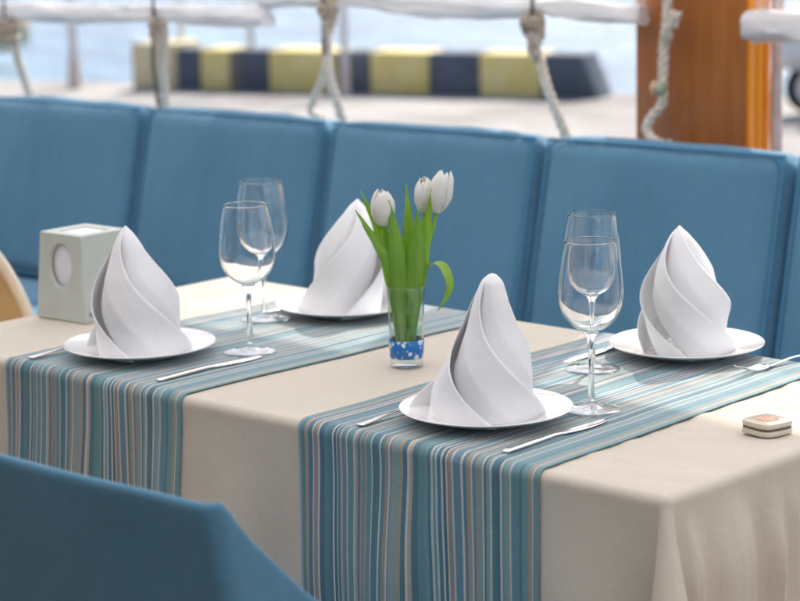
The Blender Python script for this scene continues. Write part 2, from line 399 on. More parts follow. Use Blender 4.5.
tl_=nd(mcv,'ShaderNodeBsdfTranslucent'); tl_.inputs['Color'].default_value=(.86,.85,.84,1); mx_=nd(mcv,'ShaderNodeMixShader'); mx_.inputs[0].default_value=.88
lk(mcv,bs(mcv).outputs[0],mx_.inputs[1]); lk(mcv,tl_.outputs[0],mx_.inputs[2]); lk(mcv,mx_.outputs[0],mcv.node_tree.nodes['Material Output'].inputs['Surface'])
rf=thing('terrace_roof','unseen roof of canvas added for fill light on timber rafters over the dining terrace above the table','roof',(0,0,2.6))
V=[];F=[]
for i in range(65):
    for j in range(33):
        x=-8+i*.25; y=-3.2+j*(5.0/32); V.append((x,y,.10-.03*abs(sin((x+7.5)/1.25*pi))+.01*noise.noise(Vector((x,y,0)))))
for i in range(64):
    for j in range(32): a=i*33+j; F.append((a,a+33,a+34,a+1))
new_obj('added_fill_canvas',V,F,mcv,rf)
bm=bmesh.new(); add_box(bm,-8,8,-6,-3.21,.065,.12); bm_obj('roof_boards',bm,mr,rf)  # unseen solid stretch, added to keep canvas light off the front faces
bm=bmesh.new(); add_box(bm,-8,8,1.66,1.78,-.08,.055,.005); bm_obj('eaves_beam',bm,mw,rf)
for k in range(13):
    x=-7.5+k*1.25; bm=bmesh.new(); add_box(bm,x-.025,x+.025,-6,1.655,-.04,.06,.004); bm_obj('rafter',bm,mw,rf)
wl=thing('light_blocking_wall','unseen timber clad wall added behind the camera to block horizon light','wall',(0,-5.9,0))  # out of view, added so that front faces get less light
bm=bmesh.new(); add_box(bm,-8,8,-.2,0,0,2.65); bm_obj('wall_boards',bm,mr,wl)
pil=thing('wooden_pillar','thick brown wooden pillar with light painted orange on one side behind the sofa','pillar',(-.492,1.62,0))
bm=bmesh.new(); add_box(bm,-.143,.143,.02,.105,0,2.515,.003); bm_obj('brown_face_post',bm,mw,pil)
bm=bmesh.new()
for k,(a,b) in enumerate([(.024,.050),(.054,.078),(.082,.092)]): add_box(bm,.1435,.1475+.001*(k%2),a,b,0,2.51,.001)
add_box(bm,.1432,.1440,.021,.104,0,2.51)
bm_obj('painted_lit_side',bm,mo,pil)
Vt,Ft=tube([(.165,.098,0),(.163,.10,.8),(.166,.099,1.6),(.164,.10,2.51)],.0125,10,14,wob=.5); new_obj('plaster_edge',Vt,Ft,mp,pil)

# clear film of the blinds
def film_mat(name,alpha,col=(.9,.92,.95)):
    m=mat(name,col,.25); nt=m.node_tree; out=nt.nodes['Material Output']; tr=nd(m,'ShaderNodeBsdfTransparent'); mx=nd(m,'ShaderNodeMixShader')
    n=noise_n(m,5,coords(m,(1,1,3)),4); r=nd(m,'ShaderNodeMapRange'); r.inputs['From Min'].default_value=.35; r.inputs['From Max'].default_value=.7; r.inputs['To Min'].default_value=alpha*.4; r.inputs['To Max'].default_value=min(1,alpha*1.7)
    lk(m,n.outputs[0],r.inputs['Value']); lk(m,r.outputs[0],mx.inputs[0]); lk(m,tr.outputs[0],mx.inputs[1]); lk(m,bs(m).outputs[0],mx.inputs[2]); lk(m,mx.outputs[0],out.inputs['Surface'])
    n2=noise_n(m,6,coords(m,(1,1,.5)),4); bump_from(m,n2.outputs[0],.6,.02)
    return m
M['film']=film_mat('clear_film',.38); M['roll']=mat('rolled_film',(.84,.85,.86),.22,Transmission_Weight=.25,IOR=1.4)
n_=noise_n(M['roll'],7,coords(M['roll'],(.5,3,3)),4); vary(M['roll'],n_.outputs[0],(.70,.70,.71),(.93,.94,.95)); bump_from(M['roll'],n_.outputs[0],.7,.01)
def blind(x0,z0,x1,z1,label,rr=.026,y=1.585,seed=0,cap=False):
    t=thing('rolled_blind',label,'blind',(x0,y,0),0,'clear plastic blinds rolled up behind the sofa')
    n=150; pts=[]; sag=lambda X: -.009*(1-cos(2*pi*(X+2.722)/.622))/2
    for i in range(n+1):
        u=i/n; pts.append((u*(x1-x0),0,z0+(z1-z0)*u+sag(x0+u*(x1-x0))+.003))
    V=[];F=[]; K=20
    for i,(x,yy,z) in enumerate(pts):
        for k in range(K):
            a=2*pi*k/K; r=rr*(1+.38*noise.noise(Vector((x*4+seed,cos(a)*1.2,sin(a)*1.2)))+.22*noise.noise(Vector((x*13+seed,cos(a)*2,sin(a)*2)))); pinch=min(abs((x+x0)-q) for q in (-2.722,-2.10,-1.49,-.86)); r*=1-.28*exp(-(pinch/.03)**2)
            V.append((x, r*cos(a), z+r*.95*sin(a)+.006*noise.noise(Vector((x*2.4+seed,3,1)))))
    for i in range(n):
        for k in range(K): F.append((i*K+k,i*K+(k+1)%K,(i+1)*K+(k+1)%K,(i+1)*K+k))
    F.append(tuple(range(K))); F.append(tuple(range(n*K+K-1,n*K-1,-1)))
    new_obj('film_roll',V,F,M['roll'],t,sharp=60)
    # hanging film above the roll up to the eaves
    V=[];F=[];nx=40;nz=24
    for j in range(nz+1):
        for i in range(nx+1):
            x=i/nx*(x1-x0); zb=z0+(z1-z0)*i/nx+rr*.6+sag(x0+x); z=zb+(2.5-zb)*(j/nz)
            V.append((x,.012*noise.noise(Vector((x*3+seed,z*1.5,0)))+rr*.4,z))
    for j in range(nz):
        for i in range(nx): a=j*(nx+1)+i; F.append((a,a+1,a+nx+2,a+nx+1))
    new_obj('film_sheet',V,F,M['film'],t)
    return t
blind(-4.3,1.065,-1.715,1.112,'clear plastic blind rolled up at the left end of the opening',.025,seed=1)
blind(-1.745,1.158,-.585,1.150,'clear plastic blind rolled up between the middle and the wooden pillar',.024,y=1.60,seed=5)
blind(-.315,1.130,1.9,1.160,'clear plastic blind rolled up right of the wooden pillar',.036,seed=9,y=1.60)

# ropes
mrp=mat('cotton_rope',(.66,.60,.50),.9); n_=noise_n(mrp,90,coords(mrp),4); vary(mrp,n_.outputs[0],(.55,.49,.40),(.74,.69,.60)); bump_from(mrp,n_.outputs[0],.4,.001)
mkn=mat('weathered_rope',(.36,.29,.22),.95); n_=noise_n(mkn,80,coords(mkn),4); vary(mkn,n_.outputs[0],(.25,.20,.15),(.50,.42,.33)); bump_from(mkn,n_.outputs[0],.8,.003)
mcd=mat('dark_cord',(.16,.14,.12),.9); n_=noise_n(mcd,90,coords(mcd),3); vary(mcd,n_.outputs[0],(.11,.10,.09),(.25,.22,.19))
def knot(c,s,seed):
    rnd=random.Random(seed); parts=[]
    for q in range(4):
        a0=rnd.uniform(0,6); tx=rnd.uniform(-.9,.9); pts=[]
        for i in range(11):
            a=a0+i*2*pi/10
            p=Vector((s*cos(a)*rnd.uniform(.85,1.1), s*.9*sin(a)*cos(tx), s*1.0*sin(a)*sin(tx)+s*.35*cos(a*1.5)+(q-1.5)*s*.42)); pts.append(Vector(c)+p)
        parts.append(tube(pts,s*.38,14,10,twist=(3,30,.4)))
    return merge(*parts)
TW=(3,17,.42)
def rope(label,knotc,tails,cord,seed,ks=.019,frays=()):
    t=thing('tie_rope',label,'rope',(knotc[0],1.6,0),0,'ropes tied round the rolled blinds')
    o=Vector((knotc[0],1.6,0)); L=lambda p: Vector((p[0],p[1],p[2]))-o
    V,F=merge(*[tube([L(p) for p in q],r,24,34,twist=TW,wob=.12) for q,r in tails]); new_obj('rope_tail',V,F,mrp,t)
    V,F=knot(L(knotc),ks,seed); new_obj('knot',V,F,mkn,t)
    if cord:
        V,F=merge(*[tube([L(p) for p in q],r,8,6,twist=(2,60,.3)) for q,r in cord]); new_obj('cord',V,F,mcd,t)
    for fr in frays:
        V,F=merge(*[tube([L(fr),L(fr)+Vector((random.uniform(-.012,.02),random.uniform(-.01,.01),random.uniform(-.045,.03))),L(fr)+Vector((random.uniform(-.02,.035),random.uniform(-.01,.01),random.uniform(-.05,.045)))],.0017,5,5) for _ in range(26)]); new_obj('frayed_end',V,F,mrp,t)
    return t
yk=1.575
rope('rope with a grey brown knot tied round the blind at the far left',(-2.722,yk-.01,1.045),[([(-2.70,yk,1.03),(-2.712,yk+.01,.97),(-2.70,yk+.03,.88),(-2.69,yk+.05,.75)],.0105)],[([(-2.735,yk,2.5),(-2.738,yk,1.6),(-2.74,yk-.008,1.06)],.004)],1,.021,[(-2.715,yk-.02,1.03)])
rope('straight rope knotted to the blind, second from the left',(-2.10,yk-.01,1.08),[([(-2.085,yk,1.07),(-2.105,yk+.005,.98),(-2.118,yk+.02,.90),(-2.13,yk+.04,.75)],.0105)],[([(-2.125,yk,2.5),(-2.12,yk,1.6),(-2.115,yk-.01,1.1)],.004),([(-2.10,yk-.02,1.09),(-2.117,yk-.016,1.0),(-2.13,yk,.93),(-2.145,yk+.03,.82)],.0055)],2,.019,[(-2.09,yk-.02,1.06)])
rope('white rope split into a loose triangle above the sofa gap',(-1.490,yk-.01,1.135),[([(-1.500,yk-.01,1.11),(-1.502,yk,1.03),(-1.525,yk,.965),(-1.568,yk+.01,.91),(-1.573,yk+.01,.885),(-1.535,yk+.02,.866),(-1.49,yk+.04,.845),(-1.47,yk+.05,.80)],.0085),([(-1.502,yk,1.035),(-1.495,yk-.004,.98),(-1.480,yk+.01,.90),(-1.468,yk+.04,.80)],.0100)],[([(-1.502,yk,2.5),(-1.50,yk,1.6),(-1.503,yk-.012,1.15),(-1.502,yk-.014,1.03)],.0045)],3,.018,[(-1.475,yk-.02,1.12)])
rope('slanting rope with a dark cord knotted left of the pillar',(-.860,yk-.01,1.118),[([(-.845,yk-.005,1.045),(-.828,yk,.98),(-.80,yk+.02,.89),(-.785,yk+.05,.80)],.0100)],[([(-.868,yk,2.5),(-.865,yk,1.6),(-.862,yk-.008,1.13)],.004),([(-.862,yk-.01,1.10),(-.853,yk-.01,1.06),(-.846,yk-.008,1.03)],.006)],4,.021,[(-.855,yk-.02,1.09)])
t5=thing('hanging_rope','cream rope with a frayed end and green bead hanging in front of the wooden pillar','rope',(-.53,1.6,0))
o5=Vector((-.53,1.6,0))
V,F=tube([Vector(p)-o5 for p in [(-.515,1.6,2.5),(-.520,1.6,1.7),(-.522,1.6,1.2),(-.531,1.6,1.08),(-.535,1.6,1.0),(-.537,1.6,.96),(-.560,1.595,.93),(-.568,1.59,.905),(-.548,1.585,.885),(-.505,1.58,.872)]],.0098,24,36,twist=TW,wob=.12); new_obj('rope_length',V,F,mrp,t5)
V,F=tube([Vector(p)-o5 for p in [(-.523,1.59,1.10),(-.510,1.585,1.12),(-.495,1.585,1.14),(-.490,1.585,1.155)]],lambda t:.008+.004*t,12,6,twist=TW); kn=new_obj('rope_stub',V,F,mrp,t5)
for p in [(-.490,1.585,1.145),(-.508,1.585,1.115),(-.500,1.58,.874)]:
    V,F=merge(*[tube([Vector(p)-o5,Vector(p)-o5+Vector((random.uniform(-.006,.008),0,random.uniform(-.016,.012))),Vector(p)-o5+Vector((random.uniform(-.008,.014),random.uniform(-.006,.006),random.uniform(-.026,.018)))],.0022,5,5) for _ in range(14)]); new_obj('frayed_end',V,F,mrp,t5)
def blob(name,c,r,m,p,sx=1,sz=1):
    bm=bmesh.new(); bmesh.ops.create_icosphere(bm,subdivisions=3,radius=r)
    for v in bm.verts: v.co=Vector((v.co.x*sx,v.co.y,v.co.z*sz))*(1+.2*noise.noise(v.co*70))+Vector(c)
    return bm_obj(name,bm,m,p)
blob('green_bead',(-.533+.53+.004,-.014,.995),.0145,mat('green_bead',(.34,.40,.28),.7),t5,.7,1.0)
blob('peach_bead',(-.548+.53+.001,-.010,.993),.014,mat('peach_bead',(.62,.40,.28),.6),t5,.6,1.2)

# ------------------------------------------------------------------ sofa
ya=radians(2.7)
sofa=thing('banquette_sofa','long blue upholstered banquette with tall square back cushions behind the table','sofa',(-1.885,1.334,0),ya)
P=.601; TOPZ=.882; BH=.455; TH=.15; tilt=radians(14)
cu=[]
for k in range(-3,5):
    V,F=soft_box(P-.016,TH,BH,.040,.016,44,.0085,k+3)
    # piping along the front outline is drawn into the same cushion as a child
    o=new_obj('back_cushion',V,F,M['blue'],sofa,sub=1)
    o.location=((k+.5)*P,TH/2-.115,TOPZ-BH*cos(tilt)+.005); o.rotation_euler=(-tilt*.9,0,random.uniform(-.004,.004))
    hw=(P-.016)/2-.010; r=.038; pts=[]
    for (cx,cz,a0) in [(hw-r,.012+r,-90),(hw-r,BH-r-.006,0),(-hw+r,BH-r-.006,90),(-hw+r,.012+r,180)]:
        for i in range(5):
            a=radians(a0+i*22.5); pts.append((cx+r*cos(a),-TH/2+.004,cz+r*sin(a)))
    pts.append(pts[0]); Vp,Fp=tube(pts,.0035,8,5,cap=False); new_obj('piping',Vp,Fp,M['piping'],o)
    V,F=soft_box(P-.006,.56,.16,.03,.012,20,.002,k+20)
    s=new_obj('seat_cushion',V,F,M['blue'],sofa); s.location=((k+.5)*P,-.435,.315)
mb=fabric('dark_blue_base',(.05,.14,.24),(.06,.16,.27))
bm=bmesh.new(); add_box(bm,-3*P,5*P,-.70,.16,.06,.315,.01); bm_obj('sofa_base',bm,mb,sofa)
bm=bmesh.new(); add_box(bm,-3*P,5*P,.09,.165,.32,.86,.012); bm_obj('sofa_back_board',bm,mb,sofa)

# ------------------------------------------------------------------ table, cloth, runners
X0,X1,Y0,Y1,ZT=-.640,.836,-.262,.437,.750
CX,CY=(X0+X1)/2,(Y0+Y1)/2; HX,HY=(X1-X0)/2,(Y1-Y0)/2
tb=thing('dining_table','long rectangular dining table hidden under the cream cloth','table',(CX,CY,0))
bm=bmesh.new(); add_box(bm,-HX+.006,HX-.006,-HY+.006,HY-.006,ZT-.035,ZT-.004,.003); bm_obj('tabletop',bm,mr,tb)
for sx in (-1,1):
    for sy in (-1,1):
        bm=bmesh.new(); add_box(bm,sx*(HX-.08)-.025,sx*(HX-.08)+.025,sy*(HY-.08)-.025,sy*(HY-.08)+.025,0,ZT-.036,.003); bm_obj('leg',bm,mr,tb)
RR=.012
def drape(a,b,lift=0.0):
    """flat cloth coordinate (a,b), centred, to its draped place; overhang falls over the edge of the top"""
    dx=max(0,abs(a)-(HX-RR)); dy=max(0,abs(b)-(HY-RR)); sx=1 if a>0 else -1; sy=1 if b>0 else -1
    d=hypot(dx,dy)
    bx=max(-(HX-RR),min(HX-RR,a)); by=max(-(HY-RR),min(HY-RR,b))
    if d<1e-9:
        z=ZT+lift+.0013*noise.noise(Vector((a*3,b*9,0)))+.0009*noise.noise(Vector((a*9,b*5,4)))+(.0045*smooth01((a-.32)/.12)*(noise.noise(Vector((a*4.5+b*3,b*22-a*5,3)))) if lift==0 else 0)
        if lift==0: z-=.0004
        return Vector((CX+a,CY+b,z))
    ex=dx/d; ey=dy/d; phi=atan2(dy,dx)
    q=RR*pi/2
    if d<q: th=d/RR; out=(RR+lift)*sin(th); z=ZT-RR+(RR+lift)*cos(th)
    else: out=RR+lift; z=ZT-RR-(d-q)
    dd=max(0,d-q)
    corner=sin(2*phi) if (dx>0 and dy>0) else 0
    off=0
    g=abs(corner)
    # corner flute
    off+=dd*.42*g**.8
    z+=dd*(1-sqrt(max(0,1-(.42*g**.8)**2)))
    # ripples of the hanging sides
    if sx>0 and dx>0:
        s=by; amp=.030*smooth01(dd/.11)*(1-.55*g); fade=1-.5*g
        rg=lambda x: 1-2*abs(sin(x))**.55
        off+=amp*(.34*rg(s*33+.9+2.2*dd)+.26*rg(s*57+2.1-3.6*dd)+.16*sin(s*23+.5+3*dd))+amp*.70
        off+=.007*smooth01(dd/.08)*noise.noise(Vector((s*20,dd*4,2)))
        off+=.006*smooth01(dd/.05)*(1-abs(sin(s*26+dd*9)))**4*exp(-((s-.02)/.12)**2)*-1
    if dy>0 and dx==0 or (dy>0 and g>0 and dx<dy):
        s=bx; amp=.012*smooth01(dd/.22)*(1-g)
        off+=amp*(.55*sin(s*19+2.4)+.40*sin(s*41+.7+dd*2))+amp*.9
        off+=.003*smooth01(dd/.1)*noise.noise(Vector((s*7,dd*3,7)))
    if sx<0 and dx>0: off+=.01*smooth01(dd/.3)*(sin(by*30)+1)*(1-g)
    p=Vector((CX+bx+sx*ex*(out+off), CY+by+sy*ey*(out+off), z))
    return p
def axis(lo,hi,edge,h,fine):
    """sample positions, dense near the table edges"""
    s=[]; x=lo
    while x<hi:
        s.append(x); st=h
        if min(abs(abs(x)-edge),abs(abs(x+h)-edge))<.035: st=fine
        x+=st
    s.append(hi); return s
def cloth(name,a0,a1,b0,b1,m,lift,h=.011,solid=0,shift=None):
    A=axis(a0,a1,HX-RR+.007,h,.0035); B=axis(b0,b1,HY-RR+.007,h,.0035); V=[];F=[];ac=[];fl=[]
    for b in B:
        for a in A:
            sh=shift(a,b) if shift else 0
            V.append(drape(a+sh,b,lift)); fl+=[a,b,0.0]; ac.append((a-a0)/(a1-a0))
    n=len(A)
    for j in range(len(B)-1):
        for i in range(n-1): k=j*n+i; F.append((k,k+1,k+n+1,k+n))
    o=new_obj(name,V,F,m,solid=solid)
    af=o.data.attributes.new('flat','FLOAT_VECTOR','POINT'); af.data.foreach_set('vector',fl)
    at=o.data.attributes.new('across','FLOAT','POINT'); at.data.foreach_set('value',[min(.9999,max(0,x)) for x in ac])
    return o
DR=.42
tc_=cloth('tablecloth',-HX-DR,HX+DR,-HY-DR,HY+.30,M['cloth'],0,h=.010)
tag(tc_,'cream tablecloth draped over the long dining table','tablecloth')
r1=cloth('table_runner',-.390-CX,.006-CX,-HY-.40,HY+.22,M['runner'],.0022,h=.008,solid=.0012,shift=lambda a,b:.0030*noise.noise(Vector((a*5,b*5,1)))+.0010*noise.noise(Vector((a*24,b*12,5))))
tag(r1,'blue striped runner under the left two place settings','table runner','striped table runners')
r2=cloth('table_runner',.224-CX,.634-CX,-HY-.40,HY+.22,M['runner'],.0022,h=.008,solid=.0012,shift=lambda a,b:-.012*(b/HY)+.0030*noise.noise(Vector((a*5+4,b*5,1)))+.0010*noise.noise(Vector((a*24,b*12,9))))
tag(r2,'blue striped runner under the right two place settings','table runner','striped table runners')
ZR=ZT+.0036   # surface of the runners

# ------------------------------------------------------------------ plates
prof=[(0,.004),(.055,.0045),(.066,.006),(.072,.0095),(.085,.0125),(.100,.0158),(.111,.0188),(.1135,.0200),(.1142,.0190),(.112,.0172),(.100,.0128),(.085,.0090),(.073,.0055),(.066,.0020),(.062,.0000),(.058,.0000),(.056,.0018),(0,.0018)]
def make_plate(loc,label):
    o=lathe_obj('dinner_plate',prof,M['porcelain'],None,96,60); o.location=loc
    return tag(o,label,'plate','white plates under the napkins')
PL=[(-.240,-.124),(-.213,.293),(.436,-.114),(.408,.372)]
p0=make_plate((PL[0][0],PL[0][1],ZR),'white plate on the left runner nearest the front, beside the napkin holder')
for (x,y),lb in zip(PL[1:],['white plate on the left runner at the back, behind the tulip glass','white plate at the front of the right runner with the nearest napkin','white plate at the back right, behind the wine glasses']):
    o=p0.copy(); C.objects.link(o); o.location=(x,y,ZR); o['label']=lb

# ------------------------------------------------------------------ napkins
def napkin(loc,label,h=.195,R=.072,N=5,chir=1,ph=0,twist=2.75,lean=(0,0),sx=1.0,step=.30,tip=.0,up=.9,seed=0,outl=None,foot=None):
    """standing linen napkin: N overlapping pleats wound round a pointed cone, each with a free rolled hem"""
    V=[];F=[]; nz=70; nu=22
    def Rz(t):
        if outl:
            for i in range(len(outl)-1):
                a,b=outl[i],outl[i+1]
                if a[0]<=t<=b[0]:
                    k=(t-a[0])/(b[0]-a[0]); dt=b[0]-a[0]
                    sl=lambda q: (outl[min(q+1,len(outl)-1)][1]-outl[max(q-1,0)][1])/(outl[min(q+1,len(outl)-1)][0]-outl[max(q-1,0)][0])
                    m0=sl(i)*dt; m1=sl(i+1)*dt
                    return (2*k**3-3*k*k+1)*a[1]+(k**3-2*k*k+k)*m0+(3*k*k-2*k**3)*b[1]+(k**3-k*k)*m1
        return R*(1-t)**up
    rnd=random.Random(seed*13+1)
    for k in range(N):
        base=len(V); kst=step*rnd.uniform(.95,1.5); kj=rnd.uniform(-.10,.10); kh=1.0 if k%2==0 else rnd.uniform(.972,.992); ksp=rnd.uniform(1.10,1.26)
        for j in range(nz+1):
            t=sin(j/nz*pi/2)*.35+j/nz*.65; tw=twist*(t-.22*t**4); r0=Rz(min(t,.985))*(1 if t<.93 else sqrt(max(0,1-((t-.93)/.07)**2))+.0005)
            st=kst*(1.0-.30*t)*(1-smooth01((t-.80)/.2)*.85)
            wv=.05*noise.noise(Vector((t*3.2+seed*5,k*3.1,0)))*(1-t)
            aa=(k+.0+kj*.5)/N*2*pi-tw; ab=(k+ksp+kj+wv)/N*2*pi-tw; am=(aa*.56+ab*.44)
            ra=r0*(1-.50*st); rb=r0*(1+.62*st); rm=r0*(1.0-.01)
            pa=(ra*cos(aa),ra*sin(aa)); pb=(rb*cos(ab),rb*sin(ab)); pm=(rm*cos(am),rm*sin(am))
            for i in range(nu+1):
                u=i/nu
                # two nearly flat facets meeting in a pressed crease, ending in a free edge
                if u<.45: q=u/.45; lx=pa[0]+(pm[0]-pa[0])*q; ly=pa[1]+(pm[1]-pa[1])*q
                else: q=(u-.45)/.55; lx=pm[0]+(pb[0]-pm[0])*q; ly=pm[1]+(pb[1]-pm[1])*q
                an=aa+(ab-aa)*u; rr=ra+(rb-ra)*u**1.2
                ax_,ay_=rr*cos(an),rr*sin(an); m=.72
                X=lx*(1-m)+ax_*m; Y=ly*(1-m)+ay_*m
                Rr=hypot(X,Y) or 1e-6
                nr=1+(.0007*exp(-((u-.96)/.02)**2)*(1-t**6))/max(Rr,.004)
                nr*=1+.016*noise.noise(Vector((X*30+seed,Y*30,t*1.6)))
                th0=atan2(Y,X); 
                if foot:
                    da=(chir*th0+ph-foot[0]+pi)%(2*pi)-pi; nr*=1+foot[1]*exp(-(da/.55)**2)*max(0,1-t/.42)**.8
                X*=nr; Y*=nr; Rr=hypot(X,Y); th=chir*atan2(Y,X)+ph
                V.append(Vector((Rr*cos(th)+lean[0]*t, Rr*sin(th)+lean[1]*t, t*h-.0015*(u>.9)*0)))
        for j in range(nz):
            for i in range(nu):
                a=base+j*(nu+1)+i
                f=(a,a+1,a+nu+2,a+nu+1)
                F.append(f if chir>0 else f[::-1])
    o=new_obj('folded_napkin',V,F,M['napkin'],solid=.0010)
    o.location=loc
    return tag(o,label,'napkin','white napkins folded into spirals')
CAMAZ=atan2(-2.311-0,2.3285-0)  # direction from the table towards the photographer's side
zn=ZR+.0052
OA=[(0,.060),(.25,.058),(.45,.053),(.62,.042),(.78,.028),(.9,.0165),(1,.003)]
OB=[(0,.067),(.15,.064),(.36,.059),(.55,.047),(.72,.032),(.88,.0175),(1,.003)]
OC=[(0,.064),(.18,.061),(.33,.055),(.50,.043),(.64,.032),(.82,.022),(.93,.015),(1,.009)]
OD=[(0,.066),(.2,.058),(.45,.052),(.62,.043),(.8,.028),(.92,.0145),(1,.003)]
napkin((PL[0][0],PL[0][1],zn),'white spiral folded napkin on the front left plate, beside the napkin holder',.191,N=4,chir=1,ph=CAMAZ-.35,twist=2.7,outl=OB,seed=1,lean=(-.010,-.010))
napkin((PL[1][0],PL[1][1],zn),'white folded napkin at the back left, half hidden by the tulips',.182,N=4,chir=-1,ph=CAMAZ+.25,twist=2.4,outl=OD,seed=2,lean=(.018,.015))
napkin((PL[2][0],PL[2][1],zn),'nearest white spiral folded napkin at the front of the right runner',.189,N=4,chir=1,ph=CAMAZ-.35,twist=3.0,outl=OC,seed=3,foot=(CAMAZ-1.75,.38),lean=(.008,.007))
napkin((PL[3][0],PL[3][1],zn),'white spiral folded napkin at the back right against the blue sofa',.186,N=5,chir=1,ph=CAMAZ-.15,twist=3.3,outl=OA,seed=4,lean=(-.008,-.007))

# ------------------------------------------------------------------ glasses
def wine_glass(label,loc,H,rim,wide,bowl,foot,stem=.0042,zw=.42,th=.0010):
    """H height, rim and wide and foot are radii, bowl = bowl height"""
    t=thing('wine_glass',label,'wine glass',loc,0,'stemmed glasses on the table')
    zb=H-bowl; nb=30
    P=[(0,.0006),(foot*.55,.0004),(foot*.97,.0),(foot,.0007),(foot*.985,.0016),(foot*.7,.0030),(foot*.35,.0048),(foot*.18,.0085),(stem*1.2,.0135)]
    lathe_obj('foot',P+[(0,.0135)],M['thinfoot'],t,80,70)
    lathe_obj('stem',[(0,.0137),(stem*1.18,.0137),(stem*1.02,.030),(stem*.90,zb*.55),(stem*.95,zb*.8),(stem*1.25,zb-.006),(stem*2.0,zb+.001),(stem*2.6,zb+.0035),(0,zb+.0035)],M['glass'],t,40,70)
    def br(s):
        if s<zw: k=s/zw; return wide*sqrt(max(0,1-(1-k)**2.1))
        k=(s-zw)/(1-zw); return wide+(rim-wide)*(k**1.7)
    S=[0.004,.012,.025]+[.04+(i/nb)*.96 for i in range(nb+1)]
    P=[(max(.0005,br(q)),zb+.004+q*(bowl-.004)) for q in S]
    P+=[(rim-th*.12,H+.00035),(rim-th*.5,H+.0006),(rim-th*.88,H+.00035)]+[(max(.0003,br(q)-th*(1 if q>.05 else .6)),zb+.005+q*(bowl-.005)+.001*(1-q)) for q in S[::-1]]
    P=[(0,P[0][1])]+P+[(0,P[-1][1])]
    lathe_obj('bowl',P,M['glass'],t,96,70)
    return t
wine_glass('clear wine glass standing nearer the camera on the left runner',(-.121,-.009,ZR),.224,.0335,.0425,.125,.040)
wine_glass('clear wine glass behind another on the left runner, left of the back napkin',(-.285,.180,ZR),.224,.0335,.0425,.125,.040)
wine_glass('clear wine glass right of the nearest napkin, standing in front of another glass',(.512,.012,ZR),.228,.0335,.0430,.126,.040)
wine_glass('clear wine glass on the right runner seen through the glass in front of it',(.361,.208,ZR),.226,.0335,.0425,.125,.040)

# ------------------------------------------------------------------ cutlery
def knife(loc,rz,label):
    L=.215; V=[];F=[]; N=48; K=10
    for i in range(N+1):
        s=i/N; y=s*L
        if s<.48: hw=.0040+.0030*sin(pi*min(1,(.48-s)/.48*.55)); th=.0026
        elif s<.52: hw=.0040; th=.0022
        else:
            q=(s-.52)/.48; hw=.0045+.0052*sin(pi*min(1,q*1.05))**.6 if q<.95 else .003; th=.0022*(1-q*.75)
        if i==0: hw*=.5; th*=.6
        if i==N: hw=.0006; th=.0003
        sx=.0 if s<.52 else .002*sin(pi*(s-.52)/.48)
        for k in range(K): a=2*pi*k/K; V.append((hw*cos(a)+sx,y,th+th*sin(a)))
    for i in range(N):
        for k in range(K): F.append((i*K+k,i*K+(k+1)%K,(i+1)*K+(k+1)%K,(i+1)*K+k))
    F.append(tuple(range(K-1,-1,-1))); F.append(tuple(range(N*K,N*K+K)))
    o=new_obj('table_knife',V,F,M['steel']); o.location=loc; o.rotation_euler=(0,0,rz); return tag(o,label,'knife','table knives')
def fork(loc,rz,label):
    L=.20; t=thing('table_fork',label,'fork',loc,rz,'table forks')
    V=[];F=[];N=40;K=8
    for i in range(N+1):
        s=i/N; y=s*(L-.052)
        hw=.0048+.0028*max(0,1-s*2.2)-.0022*sin(pi*s)**2; hw=hw if s<.88 else .004+ (s-.88)/.12*.0075
        z=.0022+.006*sin(pi*s)**2*.6+ (0.002 if s>.9 else 0)
        if i==0: hw*=.55
        for k in range(K): a=2*pi*k/K; V.append((hw*cos(a),y,z+.0013*sin(a)))
    for i in range(N):
        for k in range(K): F.append((i*K+k,i*K+(k+1)%K,(i+1)*K+(k+1)%K,(i+1)*K+k))
    F.append(tuple(range(K-1,-1,-1))); F.append(tuple(range(N*K,N*K+K)))
    new_obj('fork_handle',V,F,M['steel'],t)
    parts=[]
    for q in range(4):
        x=-.0095+q*.00633
        parts.append(tube([(x*.9,L-.054,.0042),(x,L-.045,.0035),(x,L-.030,.0035),(x,L-.014,.0070),(x,L,.0125)],lambda u:.0019*(1-.55*u),8,6))
    V,F=merge(*parts); new_obj('tines',V,F,M['steel'],t); return t
knife((-.079,-.231,ZR),.03,'steel knife beside the front left plate, its blade under the wine glass')
kk=knife((.567,-.232,ZR),.03,'steel knife right of the nearest napkin plate')
knife((.302,.430,ZR),pi,'steel knife left of the back right plate')
knife((-.325,.425,ZR),pi,'steel knife left of the back left plate')
fork((-.350,-.248,ZR),.03,'steel fork left of the front left plate')
fork((.330,-.245,ZR),.03,'steel fork left of the nearest napkin plate')
fork((.565,.500,ZR+.0005),pi-.07,'steel fork right of the back right plate')

